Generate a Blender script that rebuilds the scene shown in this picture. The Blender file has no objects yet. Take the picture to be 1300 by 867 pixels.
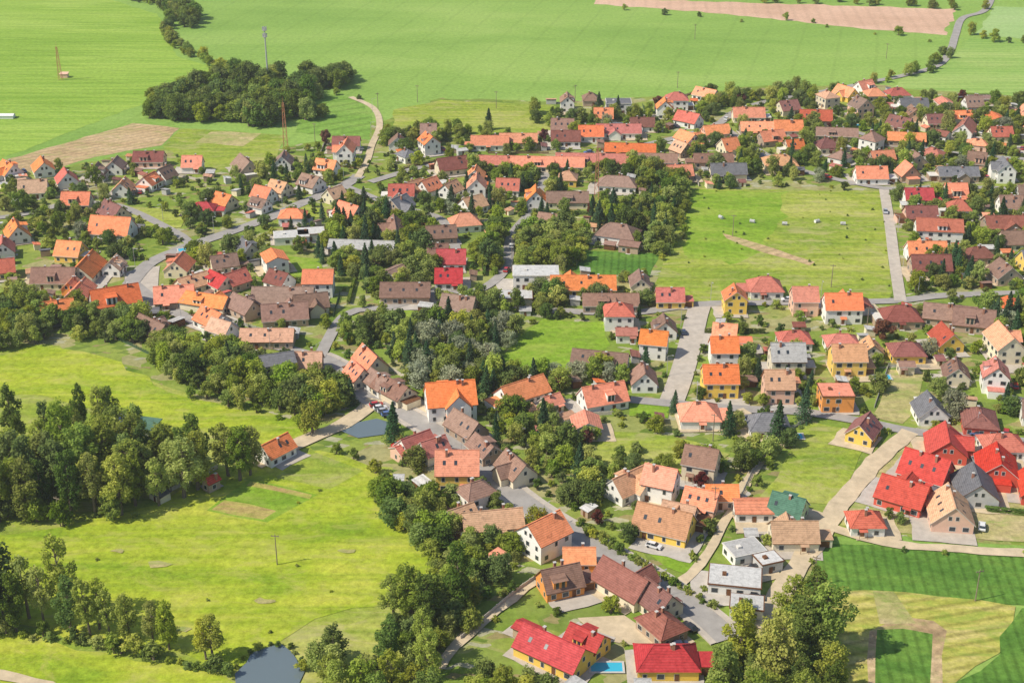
import bpy, math, random
import numpy as np
from mathutils import Vector, Matrix
random.seed(7); np.random.seed(7)
R=random.random; U=random.uniform
sc=bpy.context.scene
sc.view_settings.view_transform='Standard'
try: sc.view_settings.look='None'
except: pass
COL=sc.collection
# ---------------- survey: ground coordinates recovered from the aerial view
F=1829.0; TH=math.radians(25); H=201.0
CT,ST=math.cos(TH),math.sin(TH)
def G(u,v,z=0.0):
    dx=(u-650)/F; dy=-(v-433.5)/F
    d=(dx,CT+dy*ST,-ST+dy*CT); t=(H-z)/-d[2]
    return (d[0]*t,d[1]*t)
def link(o,parent=None):
    COL.objects.link(o)
    if parent: o.parent=parent
    return o
# ---------------- materials
def newmat(name):
    m=bpy.data.materials.new(name); m.use_nodes=True
    nt=m.node_tree; b=nt.nodes['Principled BSDF']
    b.inputs['Specular IOR Level'].default_value=0.25
    return m,nt,b
def ramp(nt,stops,inter='LINEAR'):
    r=nt.nodes.new('ShaderNodeValToRGB'); e=r.color_ramp; e.interpolation=inter
    while len(e.elements)>1: e.elements.remove(e.elements[0])
    e.elements[0].position=stops[0][0]; e.elements[0].color=(*stops[0][1],1)
    for p,c in stops[1:]:
        x=e.elements.new(p); x.color=(*c,1)
    return r
def noise(nt,scale,detail=4,rough=.6,co=None,dist=0):
    n=nt.nodes.new('ShaderNodeTexNoise'); n.inputs['Scale'].default_value=scale
    n.inputs['Detail'].default_value=detail; n.inputs['Roughness'].default_value=rough
    n.inputs['Distortion'].default_value=dist
    if co: nt.links.new(co,n.inputs['Vector'])
    return n
def mixc(nt,fac,a,b,mode='MIX'):
    m=nt.nodes.new('ShaderNodeMix'); m.data_type='RGBA'; m.blend_type=mode
    for s,v in ((0,fac),(6,a),(7,b)):
        if isinstance(v,(int,float)): m.inputs[s].default_value=v
        elif isinstance(v,tuple): m.inputs[s].default_value=(*v,1)
        else: nt.links.new(v,m.inputs[s])
    return m.outputs[2]
def objco(nt,rot=0,scale=(1,1,1)):
    t=nt.nodes.new('ShaderNodeTexCoord'); mp=nt.nodes.new('ShaderNodeMapping')
    nt.links.new(t.outputs['Object'],mp.inputs[0]); mp.inputs['Rotation'].default_value=(0,0,rot); mp.inputs['Scale'].default_value=scale
    return mp.outputs[0]
def hsv(nt,col,val=None,hue=None,sat=None):
    h=nt.nodes.new('ShaderNodeHueSaturation'); nt.links.new(col,h.inputs['Color'])
    if val is not None: nt.links.new(val,h.inputs['Value'])
    if hue is not None: nt.links.new(hue,h.inputs['Hue'])
    if sat is not None: nt.links.new(sat,h.inputs['Saturation'])
    return h.outputs[0]
def rnd(nt,lo,hi,salt=0):
    o=nt.nodes.new('ShaderNodeObjectInfo'); 
    src=o.outputs['Random']
    if salt:
        m=nt.nodes.new('ShaderNodeMath'); m.operation='MULTIPLY'; m.inputs[1].default_value=salt; nt.links.new(src,m.inputs[0])
        m2=nt.nodes.new('ShaderNodeMath'); m2.operation='FRACT'; nt.links.new(m.outputs[0],m2.inputs[0]); src=m2.outputs[0]
    r=nt.nodes.new('ShaderNodeMapRange'); nt.links.new(src,r.inputs[0]); r.inputs[3].default_value=lo; r.inputs[4].default_value=hi
    return r.outputs[0]
def bump(nt,b,h,strength=.4,dist=.1):
    n=nt.nodes.new('ShaderNodeBump'); n.inputs['Strength'].default_value=strength; n.inputs['Distance'].default_value=dist
    nt.links.new(h,n.inputs['Height']); nt.links.new(n.outputs[0],b.inputs['Normal'])
def grass(name,c0,c1,c2,big=.02,rough=.95,rot=.3,stretch=3.0,stripe=0,stripew=18,stripcol=.8,patch=None,mow=0,fine=1.0,pamt=.75):
    m,nt,b=newmat(name); co=objco(nt,rot,(1,stretch,1))
    n1=noise(nt,big,6,.65,co,.5)
    r=ramp(nt,[(.36,c0),(.5,c1),(.64,c2)]); nt.links.new(n1.outputs[0],r.inputs[0])
    n2=noise(nt,.45,6,.8,objco(nt))
    lo,hi=1-.42*fine,1+.34*fine
    r2=ramp(nt,[(.3,(lo,lo,lo)),(.7,(hi,hi,hi))]); nt.links.new(n2.outputs[0],r2.inputs[0])
    c=mixc(nt,1.0,r.outputs[0],r2.outputs[0],'MULTIPLY')
    if patch:
        n3=noise(nt,.075,6,.75,objco(nt,.9,(1,2.2,1)),.8)
        r3=ramp(nt,[(.5,(0,0,0)),(.64,(1,1,1))]); nt.links.new(n3.outputs[0],r3.inputs[0])
        mm=nt.nodes.new('ShaderNodeMath'); mm.operation='MULTIPLY'; mm.inputs[1].default_value=pamt; nt.links.new(r3.outputs[0],mm.inputs[0])
        c=mixc(nt,mm.outputs[0],c,patch)
    if mow: # faint mowing / wheel streaks
        w=nt.nodes.new('ShaderNodeTexNoise'); nt.links.new(objco(nt,rot+mow,(.012,.35,1)),w.inputs['Vector']); w.inputs['Scale'].default_value=1; w.inputs['Detail'].default_value=3; w.inputs['Distortion'].default_value=.3
        r4=ramp(nt,[(.38,(.84,.89,.80)),(.5,(1,1,1)),(.64,(1.12,1.07,1.10))]); nt.links.new(w.outputs[0],r4.inputs[0])
        c=mixc(nt,1.0,c,r4.outputs[0],'MULTIPLY')
    if stripe:
        w=nt.nodes.new('ShaderNodeTexWave'); nt.links.new(objco(nt,rot),w.inputs['Vector']); w.inputs['Scale'].default_value=.314/stripew
        w.inputs['Distortion'].default_value=.5 if stripe==1 else .8; w.inputs['Detail'].default_value=2; w.inputs['Detail Scale'].default_value=.3
        r4=ramp(nt,[(0,(stripcol,)*3),(.03 if stripe==1 else .45,(1,1,1))]); nt.links.new(w.outputs[0],r4.inputs[0])
        c=mixc(nt,1.0,c,r4.outputs[0],'MULTIPLY')
    nt.links.new(c,b.inputs['Base Color']); b.inputs['Roughness'].default_value=rough; b.inputs['Specular IOR Level'].default_value=.03
    bump(nt,b,n2.outputs[0],.5,.5)
    return m
def plain(name,c,rough=.7,var=.12,scale=1.2,objvar=0.0,metal=0,spec=.25,huev=0,bp=0,streak=(1,1,1)):
    m,nt,b=newmat(name); n=noise(nt,scale,5,.7,objco(nt,0,streak))
    a=tuple(x*(1-var) for x in c); d=tuple(min(1,x*(1+var)) for x in c)
    r=ramp(nt,[(.3,a),(.7,d)]); nt.links.new(n.outputs[0],r.inputs[0]); c2=r.outputs[0]
    if objvar: c2=hsv(nt,c2,val=rnd(nt,1-objvar,1+objvar),hue=rnd(nt,.5-huev,.5+huev,17.3),sat=rnd(nt,1-objvar*.8,1.0+objvar*.2,37.7))
    nt.links.new(c2,b.inputs['Base Color']); b.inputs['Roughness'].default_value=rough; b.inputs['Metallic'].default_value=metal
    b.inputs['Specular IOR Level'].default_value=spec
    if bp: bump(nt,b,n.outputs[0],bp,.1)
    return m
def roofmat(name,c,objvar=.2,huev=.008,smin=.78):
    m,nt,b=newmat(name); co=objco(nt)
    n=noise(nt,.9,7,.8,co,.3); r=ramp(nt,[(.3,tuple(x*.55 for x in c)),(.5,c),(.7,tuple(min(1,x*1.2+.02) for x in c))]); nt.links.new(n.outputs[0],r.inputs[0])
    w=nt.nodes.new('ShaderNodeTexWave'); w.bands_direction='Z'; nt.links.new(co,w.inputs['Vector']); w.inputs['Scale'].default_value=.9; w.inputs['Distortion'].default_value=.4
    r2=ramp(nt,[(0,(.74,.74,.74)),(.35,(1,1,1))]); nt.links.new(w.outputs[0],r2.inputs[0])
    c2=mixc(nt,1.0,r.outputs[0],r2.outputs[0],'MULTIPLY')
    c2=hsv(nt,c2,val=rnd(nt,1-objvar,1+objvar*.8),hue=rnd(nt,.5-huev*.3,.5+huev*1.6,17.3),sat=rnd(nt,smin,1.0,37.7))
    nt.links.new(c2,b.inputs['Base Color']); b.inputs['Roughness'].default_value=.75
    bump(nt,b,w.outputs[0],.35,.05)
    return m
ROOF={'o':roofmat('clay_tile_orange',(.78,.185,.05),.2),'r':roofmat('clay_tile_red',(.52,.085,.05)),'k':roofmat('new_tile_red',(.60,.035,.02),.12,.006,.92),
'c':roofmat('tile_crimson',(.46,.03,.035),.15,.004,.9),
'd':roofmat('tile_maroon',(.25,.07,.055)),'b':roofmat('old_tile_brown',(.29,.155,.11)),'t':roofmat('weathered_tile',(.60,.30,.16)),
'g':roofmat('slate_grey',(.17,.17,.185)),'w':roofmat('roof_felt_light',(.50,.49,.47)),'n':roofmat('roof_green',(.08,.20,.12))}
WALL={'w':plain('render_white',(.80,.78,.73),.85,.07,.6,.08),'c':plain('render_cream',(.74,.65,.47),.85,.08,.6,.12),'y':plain('render_yellow',(.82,.55,.10),.85,.08,.6,.08),
'o':plain('render_orange',(.82,.33,.07),.85,.08,.6,.08),'p':plain('render_pink',(.74,.46,.33),.85,.08,.6,.1),'n':plain('render_brown',(.42,.31,.22),.85,.12,.6,.15),
'k':plain('render_red',(.62,.10,.06),.85,.08,.6,.06),'e':plain('render_green',(.40,.60,.32),.85,.08,.6,.08),'s':plain('render_grey',(.48,.47,.45),.85,.12,.6,.15)}
MGLASS=plain('window_glass',(.035,.045,.055),.12,.3,2,0,0,.6)
MFRAME=plain('window_frame',(.65,.62,.56),.6,.1)
MDOOR=plain('door_wood',(.16,.07,.03),.6,.3,3)
MCHIM=plain('chimney_brick',(.36,.17,.11),.9,.2,4)
MASPH=plain('asphalt',(.33,.31,.29),.9,.16,.25,0,0,.1)
MPAVE=plain('paving',(.46,.41,.35),.9,.15,.4,0,0,.1)
MDIRT=plain('gravel_track',(.54,.44,.30),.95,.2,.3,0,0,.05)
MKERB=plain('kerb_stone',(.50,.48,.45),.9,.15,.8)
# ---------------- mesh helper
def mesh(name,vs,fs,mats,mi=None,smooth=False):
    me=bpy.data.meshes.new(name); me.from_pydata(vs,[],fs)
    for m in mats: me.materials.append(m)
    if mi is not None: me.polygons.foreach_set('material_index',mi)
    if smooth: me.polygons.foreach_set('use_smooth',[True]*len(fs))
    me.update(); return me
class B:
    def __init__(s): s.v=[];s.f=[];s.m=[]
    def poly(s,pts,m=0):
        i=len(s.v); s.v+= [tuple(p) for p in pts]; s.f.append(tuple(range(i,i+len(pts)))); s.m.append(m)
    def box(s,x0,x1,y0,y1,z0,z1,m=0,bottom=True):
        i=len(s.v); s.v+=[(x0,y0,z0),(x1,y0,z0),(x1,y1,z0),(x0,y1,z0),(x0,y0,z1),(x1,y0,z1),(x1,y1,z1),(x0,y1,z1)]
        q=[(4,5,6,7),(0,1,5,4),(1,2,6,5),(2,3,7,6),(3,0,4,7)]+([(3,2,1,0)] if bottom else [])
        s.f+=[tuple(i+k for k in a) for a in q]; s.m+=[m]*len(q)
    def tube(s,p,q,r0,r1,n=6,m=0,cap=True):
        p=Vector(p);q=Vector(q); d=(q-p); 
        if d.length<1e-6: return
        d.normalize(); a=d.orthogonal().normalized(); b=d.cross(a); i=len(s.v)
        for c,r in ((p,r0),(q,r1)):
            for k in range(n):
                t=2*math.pi*k/n; s.v.append(tuple(c+a*math.cos(t)*r+b*math.sin(t)*r))
        for k in range(n):
            s.f.append((i+k,i+(k+1)%n,i+n+(k+1)%n,i+n+k)); s.m.append(m)
        if cap: s.f.append(tuple(i+n+k for k in range(n))); s.m.append(m)
    def obj(s,name,mats,parent=None,smooth=False):
        return link(bpy.data.objects.new(name,mesh(name,s.v,s.f,mats,s.m,smooth)),parent)
def xf(p,cx,cy,a): 
    c,s_=math.cos(a),math.sin(a); return (cx+p[0]*c-p[1]*s_,cy+p[0]*s_+p[1]*c)
# ---------------- ground & fields
def jit(poly,step=7,amp=1.0):
    out=[]
    for i in range(len(poly)):
        a=Vector(poly[i]);b=Vector(poly[(i+1)%len(poly)]); n=max(1,int((b-a).length/step))
        for k in range(n):
            p=a.lerp(b,k/n); out.append((p.x+U(-amp,amp),p.y+U(-amp,amp)))
    return out
LV=[0.02]
def field(name,pix,mat,amp=1.0,step=7,z=None):
    P=[G(*p) for p in pix]; Q=jit(P,step,amp) if amp else P
    if z is None: LV[0]+=.005; z=LV[0]
    me=mesh(name,[(x,y,z) for x,y in Q],[tuple(range(len(Q)))],[mat])
    if me.polygons[0].normal.z<0: me.flip_normals()
    link(bpy.data.objects.new(name,me)); return P
gfar=grass('far_crop_green',(.20,.335,.065),(.245,.385,.08),(.29,.42,.10),.005,stripe=1,stripew=22,stripcol=.92,rot=.25,fine=.7)  # far crop greens are paled, so some distance haze sits in the colour
me=mesh('ground',[(-6000,-1500,0),(6000,-1500,0),(6000,9000,0),(-6000,9000,0)],[(0,1,2,3)],[gfar]); link(bpy.data.objects.new('ground',me))
G_bright=grass('meadow_bright',(.22,.33,.025),(.32,.40,.032),(.42,.45,.06),.02,patch=(.42,.41,.11),rot=.4,stretch=2,mow=.5,pamt=.6)
G_mead=grass('meadow_green',(.20,.29,.035),(.29,.355,.05),(.38,.40,.10),.018,patch=(.40,.37,.16),rot=.4,stretch=2,mow=.3,pamt=.65)
field('meadow_base',[(-400,440),(60,430),(420,520),(620,700),(640,1100),(-500,1100)],G_mead,2)
# village garden ground
m,nt,b=newmat('garden_plots'); 
vo=nt.nodes.new('ShaderNodeTexVoronoi'); vo.distance='CHEBYCHEV'; vo.inputs['Scale'].default_value=.062; nt.links.new(objco(nt,.6,(1,1.5,1)),vo.inputs['Vector'])
sep=nt.nodes.new('ShaderNodeSeparateColor'); nt.links.new(vo.outputs['Color'],sep.inputs[0])
L=[(0,(.18,.27,.035)),(.16,(.26,.33,.055)),(.3,(.13,.21,.03)),(.42,(.32,.33,.11)),(.55,(.20,.30,.04)),(.68,(.40,.34,.19)),(.78,(.17,.26,.03)),(.9,(.26,.31,.06))]
r=ramp(nt,L,'CONSTANT'); nt.links.new(sep.outputs[0],r.inputs[0])
vo2=nt.nodes.new('ShaderNodeTexVoronoi'); vo2.distance='CHEBYCHEV'; vo2.inputs['Scale'].default_value=.22; nt.links.new(objco(nt,.6,(1,1.9,1)),vo2.inputs['Vector'])
sep2=nt.nodes.new('ShaderNodeSeparateColor'); nt.links.new(vo2.outputs['Color'],sep2.inputs[0])
r2=ramp(nt,[(0,(.32,.22,.13)),(.08,(.48,.43,.35)),(.15,(.09,.17,.02)),(.22,(.5,.5,.5)),],'CONSTANT'); nt.links.new(sep2.outputs[1],r2.inputs[0])
lt=nt.nodes.new('ShaderNodeMath'); lt.operation='LESS_THAN'; lt.inputs[1].default_value=.22; nt.links.new(sep2.outputs[1],lt.inputs[0])
c=mixc(nt,lt.outputs[0],r.outputs[0],r2.outputs[0])
n2=noise(nt,.5,6,.8,objco(nt)); r3=ramp(nt,[(.3,(.55,.55,.55)),(.7,(1.35,1.35,1.35))]); nt.links.new(n2.outputs[0],r3.inputs[0])
c=mixc(nt,1.0,c,r3.outputs[0],'MULTIPLY')
n3=noise(nt,.06,4,.7,objco(nt)); r5=ramp(nt,[(.35,(.14,.21,.03)),(.65,(.32,.35,.10))]); nt.links.new(n3.outputs[0],r5.inputs[0])
c=mixc(nt,.4,c,r5.outputs[0]); nt.links.new(c,b.inputs['Base Color']); b.inputs['Roughness'].default_value=1; b.inputs['Specular IOR Level'].default_value=.03
bump(nt,b,n2.outputs[0],.5,.4)
MGARD=m
field('village_ground',[(-200,300),(-150,195),(0,208),(60,215),(200,190),(350,190),(440,170),(500,150),(560,125),(700,130),(860,120),(960,110),(1100,108),(1500,120),(1700,400),(1500,700),(1300,690),(1050,680),(1000,867),(950,1050),(560,1050),(550,800),(560,700),(490,595),(400,570),(330,530),(150,470),(60,435),(-150,450)],MGARD,2)
G_lawn=grass('lawn',(.16,.28,.025),(.21,.34,.03),(.27,.37,.05),.03,patch=(.32,.37,.08),pamt=.5)
G_dark=grass('dense_crop',(.085,.19,.03),(.115,.235,.038),(.15,.27,.045),.03,stripe=2,stripew=2.6,stripcol=.75,rot=.1)
G_stripe=grass('cereal_rows',(.17,.31,.05),(.20,.35,.06),(.25,.38,.08),.02,stripe=2,stripew=9,stripcol=.78,rot=1.0)
G_yel=grass('rough_yellow_grass',(.34,.36,.06),(.45,.42,.10),(.52,.44,.17),.04,patch=(.24,.34,.05),rot=1.3,stretch=4,stripe=2,stripew=3.6,stripcol=.72)
G_dry=grass('dry_grass',(.32,.32,.11),(.40,.36,.15),(.50,.41,.22),.03,patch=(.22,.31,.06))
G_plough=grass('ploughed_soil',(.54,.35,.24),(.62,.41,.29),(.68,.47,.34),.006,stripe=2,stripew=8,stripcol=.92,rot=.1,fine=.5)
G_plough2=grass('bare_soil',(.38,.27,.15),(.50,.36,.20),(.56,.42,.25),.03,patch=(.33,.33,.11),stripe=2,stripew=4,stripcol=.8,rot=.9)
G_pitch=grass('worn_pitch',(.34,.36,.07),(.40,.33,.11),(.42,.28,.13),.05,patch=(.26,.37,.05),pamt=.9)
OPEN=[]
def F_(n,p,m,amp=1.0,op=True):
    P=field(n,p,m,amp)
    if op: OPEN.append(P)
    return P
F_('ploughed_field',[(757,-2),(1214,12),(1198,45),(1100,37),(980,24),(870,14),(757,6)],G_plough,2)
F_('far_field',[(1240,44),(1400,60),(1400,15),(1262,8)],grass('far_crop_pale',(.28,.42,.15),(.32,.46,.17),(.36,.48,.20),.01,fine=.6),1)  # paler green carries distance haze in its colour
F_('far_field',[(1215,66),(1232,48),(1420,66),(1420,130),(1130,112),(1150,98),(1190,86)],grass('far_crop_light',(.22,.37,.08),(.27,.41,.10),(.31,.43,.12),.01,fine=.6,mow=.4),1)
F_('crop_field',[(-300,0),(140,0),(200,18),(225,72),(305,96),(160,140),(0,203),(-200,215)],grass('crop_left',(.22,.36,.045),(.265,.405,.06),(.31,.44,.08),.008,stripe=1,stripew=24,stripcol=.92,rot=1.9,mow=.2,fine=.7),1)
F_('bare_field',[(-40,215),(10,203),(170,157),(228,163),(205,185),(120,200),(60,216),(-40,222)],G_plough2,1)
F_('garden_field',[(228,163),(362,172),(345,212),(260,216),(205,187)],G_mead,1)
F_('bare_plot',[(270,167),(330,170),(310,186),(250,182)],G_dry,1,False)
F_('cereal_field',[(395,116),(425,118),(455,128),(475,150),(470,178),(375,168)],G_stripe,1)
F_('pasture',[(500,140),(560,128),(700,134),(745,150),(700,168),(610,172),(560,165),(500,160)],G_mead,1)
MEAD=F_('meadow',[(868,240),(1115,243),(1128,300),(1132,382),(900,384),(826,370),(845,330),(858,290)],G_mead,1)
F_('meadow_patch',[(870,242),(1000,243),(990,300),(930,340),(860,320)],G_lawn,3,False)
F_('crop_plot',[(740,318),(838,322),(824,351),(728,346)],G_dark,.5)
F_('dry_track_strip',[(915,296),(960,308),(1035,333),(1030,338),(965,320),(920,303)],G_plough2,.8,False)
F_('meadow',[(690,405),(765,408),(778,440),(740,466),(690,480),(636,468),(650,432)],G_lawn,1.5)
F_('meadow',[(-150,460),(0,452),(60,436),(150,462),(215,498),(330,524),(405,545),(340,566),(250,545),(150,532),(60,500),(-150,500)],G_bright,1.5)
BIGM=F_('meadow',[(-250,700),(90,668),(200,640),(280,600),(340,590),(400,572),(490,595),(520,640),(565,670),(575,745),(480,768),(400,785),(340,830),(290,850),(180,820),(0,795),(-250,790)],G_bright,2)
F_('meadow',[(-250,798),(0,806),(180,835),(300,862),(300,1050),(-400,1050)],G_bright,2)
F_('sports_pitch',[(262,649),(316,608),(404,628),(338,663)],G_lawn,.3,False)
F_('worn_pitch',[(268,647),(286,634),(352,648),(336,659)],G_pitch,.6,False)
F_('worn_pitch',[(318,611),(398,628),(392,633),(312,616)],G_pitch,.4,False)
F_('mown_lawn',[(350,607),(398,574),(462,597),(418,621)],G_mead,.4,False)
F_('lawn',[(960,635),(1005,575),(1025,535),(1110,548),(1085,600),(1060,640)],G_mead,1)
F_('dry_plot',[(1108,530),(1130,470),(1178,472),(1165,500),(1150,540)],G_dry,1)
F_('building_land',[(1065,668),(1120,590),(1165,550),(1300,560),(1500,600),(1500,700),(1300,690)],G_dry,1,False)
F_('crop_field',[(1018,748),(1050,690),(1130,693),(1300,702),(1500,710),(1500,790),(1300,768),(1180,758)],G_dark,.8)
F_('rough_field',[(1000,752),(1100,750),(1290,768),(1270,830),(1210,867),(1150,1050),(1040,1050),(1060,867)],G_yel,1)
F_('crop_field',[(1292,770),(1600,800),(1600,1050),(1160,1050),(1215,867),(1265,832)],G_dark,1)
F_('bare_plot',[(1098,802),(1140,780),(1180,785),(1205,800),(1200,867),(1190,1000),(1090,1000),(1098,867)],G_plough2,1.2)
F_('bare_strip',[(1108,752),(1140,754),(1160,790),(1120,792)],G_dry,1)
F_('vegetable_field',[(1112,800),(1148,797),(1186,806),(1182,867),(1175,990),(1105,990),(1110,867)],G_dark,.4)
F_('lawn',[(770,548),(850,552),(925,575),(900,598),(800,600),(735,590)],G_mead,1)
F_('lawn',[(355,325),(405,330),(410,352),(350,352)],G_lawn,.8)
F_('lawn',[(495,392),(560,400),(555,420),(500,412)],G_lawn,.8)
F_('lawn',[(805,690),(880,712),(890,735),(850,722)],G_lawn,.8)
F_('lawn',[(800,508),(850,514),(850,530),(800,528)],G_lawn,.8)
F_('lawn',[(160,262),(240,268),(230,290),(180,292)],G_mead,.8)
F_('lawn',[(370,255),(425,262),(415,278),(385,276)],G_mead,.8)
F_('gravel_yard',[(735,785),(790,782),(830,808),(815,822),(760,812)],MDIRT,.6)
F_('gravel_yard',[(160,345),(205,338),(200,372),(170,382),(155,362)],MPAVE,.6)
F_('gravel_yard',[(395,455),(450,460),(445,478),(400,470)],MPAVE,.6)
F_('gravel_yard',[(500,425),(550,422),(555,436),(505,436)],MDIRT,.8)
for (x,y,rr) in [(335,763,9),(200,717,10),(230,800,7),(560,720,8),(150,700,6),(440,700,7)]:
    F_('bare_patch',[(x+rr*U(1.2,1.8)*math.cos(t),y+rr*U(.3,.45)*math.sin(t)) for t in [k*.7 for k in range(9)]],G_dry,.5,False)
# water
mw,nt,b=newmat('pond_water'); b.inputs['Base Color'].default_value=(.13,.17,.19,1); b.inputs['Roughness'].default_value=.1; b.inputs['Specular IOR Level'].default_value=.7  # bluish-grey base colour is lightened to stand in for reflected sky
nn=noise(nt,1.2,4,.6,objco(nt)); bump(nt,b,nn.outputs[0],.15,.05)
F_('pond_water',[(298,856),(310,840),(322,832),(338,824),(352,820),(368,826),(376,838),(384,850),(378,880),(370,960),(300,960)],mw,1.0)
F_('pond_water',[(432,548),(455,536),(478,532),(500,538),(488,552),(455,556)],mw,.4)
# ---------------- roads
def smooth(P,step=4.0):
    P=[Vector(p) for p in P]; out=[]
    for i in range(len(P)-1):
        p0=P[max(0,i-1)];p1=P[i];p2=P[i+1];p3=P[min(len(P)-1,i+2)]
        n=max(1,int((p2-p1).length/step))
        for k in range(n):
            t=k/n; out.append(.5*((2*p1)+(p2-p0)*t+(2*p0-5*p1+4*p2-p3)*t*t+(3*p1-p0-3*p2+p3)*t**3))
    out.append(P[-1]); return out
ROADPTS=[];ROADDIR=[];ROADW=[]; RZ=[.33]
ROADS=[]
def road(name,pix,w,mat,kerb=False,soft=0.0):
    C=smooth([G(*p) for p in pix]); N=[]
    for i,p in enumerate(C):
        d=(C[min(i+1,len(C)-1)]-C[max(i-1,0)]).normalized(); N.append((d,Vector((-d.y,d.x))))
    RZ[0]+=.005; z=RZ[0]
    def strip(nm,a,bb,zz,mt,h=0):
        bm=B()
        for i in range(len(C)-1):
            p,q=C[i],C[i+1]; n0,n1=N[i][1],N[i+1][1]
            v=[p+n0*a,q+n1*a,q+n1*bb,p+n0*bb]
            T=[(x.x,x.y,zz) for x in v]; bm.poly(T[::-1])
            if h:
                bm.poly([(v[0].x,v[0].y,zz),(v[1].x,v[1].y,zz),(v[1].x,v[1].y,zz-h),(v[0].x,v[0].y,zz-h)])
                bm.poly([(v[3].x,v[3].y,zz-h),(v[2].x,v[2].y,zz-h),(v[2].x,v[2].y,zz),(v[3].x,v[3].y,zz)])
        return bm.obj(nm,[mt])
    if soft:
        bm=B(); E=[(U(-soft,soft),U(-soft,soft)) for _ in C]
        for i in range(len(C)-1):
            p,q=C[i],C[i+1];n0,n1=N[i][1],N[i+1][1]
            T=[p+n0*(w/2+E[i][0]),p-n0*(w/2+E[i][1]),q-n1*(w/2+E[i+1][1]),q+n1*(w/2+E[i+1][0])]
            bm.poly([(x.x,x.y,z) for x in T])
        bm.obj(name,[mat])
    else:
        strip(name,-w/2,w/2,z,mat)
    if kerb:
        for sgn in (1,-1):
            a=sgn*(w/2+.02); bb=sgn*(w/2+1.6)
            strip('pavement',min(a,bb),max(a,bb),z+.12,MPAVE,.4)
    for i,p in enumerate(C):
        ROADPTS.append((p.x,p.y)); ROADDIR.append(math.atan2(N[i][0].y,N[i][0].x)); ROADW.append(w/2+(1.8 if kerb else 0))
    ROADS.append((C,N,w,kerb))
road('road',[(925,812),(905,793),(870,765),(835,740),(800,720),(740,685),(690,655),(655,630),(622,600),(590,573),(555,550),(520,529),(485,512),(455,492),(428,466),(405,455)],6.5,MASPH,True)
road('road',[(405,455),(350,440),(290,428),(240,405),(200,385),(170,362)],5,MASPH)
road('road',[(165,362),(190,335),(235,315),(290,296),(340,278),(385,258),(430,240),(456,224)],6,MASPH)
road('road',[(454,226),(466,205),(472,185),(482,160),(474,138),(445,124)],3.2,MDIRT)
road('road',[(-60,280),(0,277),(45,270),(85,260),(150,262),(230,300),(240,312)],4,MASPH)
road('road',[(852,512),(864,480),(874,445),(885,400),(890,386)],7.5,MPAVE)
road('road',[(700,395),(800,398),(890,387),(1000,385),(1130,383),(1200,376),(1330,372)],4.5,MASPH)
road('road',[(800,508),(850,513),(940,520),(1020,524),(1100,537),(1160,549),(1240,556),(1350,566)],4.5,MASPH)
road('road',[(1122,240),(1130,290),(1135,330),(1143,383)],4.2,MPAVE)
road('gravel_road',[(1156,549),(1120,578),(1090,612),(1065,642),(1048,668),(1030,695),(1005,730),(985,765),(970,800)],5.5,MDIRT,False,.5)
road('road',[(1262,-10),(1250,14),(1222,24),(1213,45),(1206,66),(1190,84),(1150,96),(1090,108),(1040,118),(980,128),(935,142),(912,158),(880,170),(840,180),(780,192),(700,202),(600,205),(540,212),(470,232)],4.5,MASPH)
road('gravel_road',[(478,508),(462,522),(435,540),(405,552),(380,563),(345,582),(325,592)],5.5,MDIRT,False,.4)
road('gravel_track',[(680,738),(650,762),(612,792),(575,822),(560,850)],2.6,MDIRT,False,.4)
road('road',[(912,158),(960,190),(1010,215),(1122,240),(1200,238),(1330,242)],4,MASPH)
road('road',[(1000,132),(1060,160),(1130,180),(1210,195),(1330,205)],4,MASPH)
road('gravel_track',[(-60,850),(0,858),(60,872),(100,900)],3,MDIRT,False,.4)
road('road',[(560,365),(600,372),(640,345),(650,300),(680,262),(690,230),(700,202)],4,MASPH)
road('road',[(405,455),(440,400),(500,390),(560,366),(580,330),(560,280),(500,262),(440,238)],4,MASPH)
road('road',[(1048,668),(1120,690),(1200,697),(1330,705)],3.5,MDIRT,False,.5)
road('road',[(940,520),(980,560),(955,600),(900,700),(860,745)],2.6,MDIRT,False,.4)
RP=np.array(ROADPTS);RW=np.array(ROADW);RD=np.array(ROADDIR)
def roaddist(x,y):
    d=np.hypot(RP[:,0]-x,RP[:,1]-y)-RW; i=int(d.argmin()); return float(d[i]),float(RD[i])
def inpoly(x,y,P):
    c=False;j=len(P)-1
    for i in range(len(P)):
        if ((P[i][1]>y)!=(P[j][1]>y)) and x<(P[j][0]-P[i][0])*(y-P[i][1])/(P[j][1]-P[i][1])+P[i][0]: c=not c
        j=i
    return c
def isopen(x,y): return any(inpoly(x,y,P) for P in OPEN)
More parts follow.
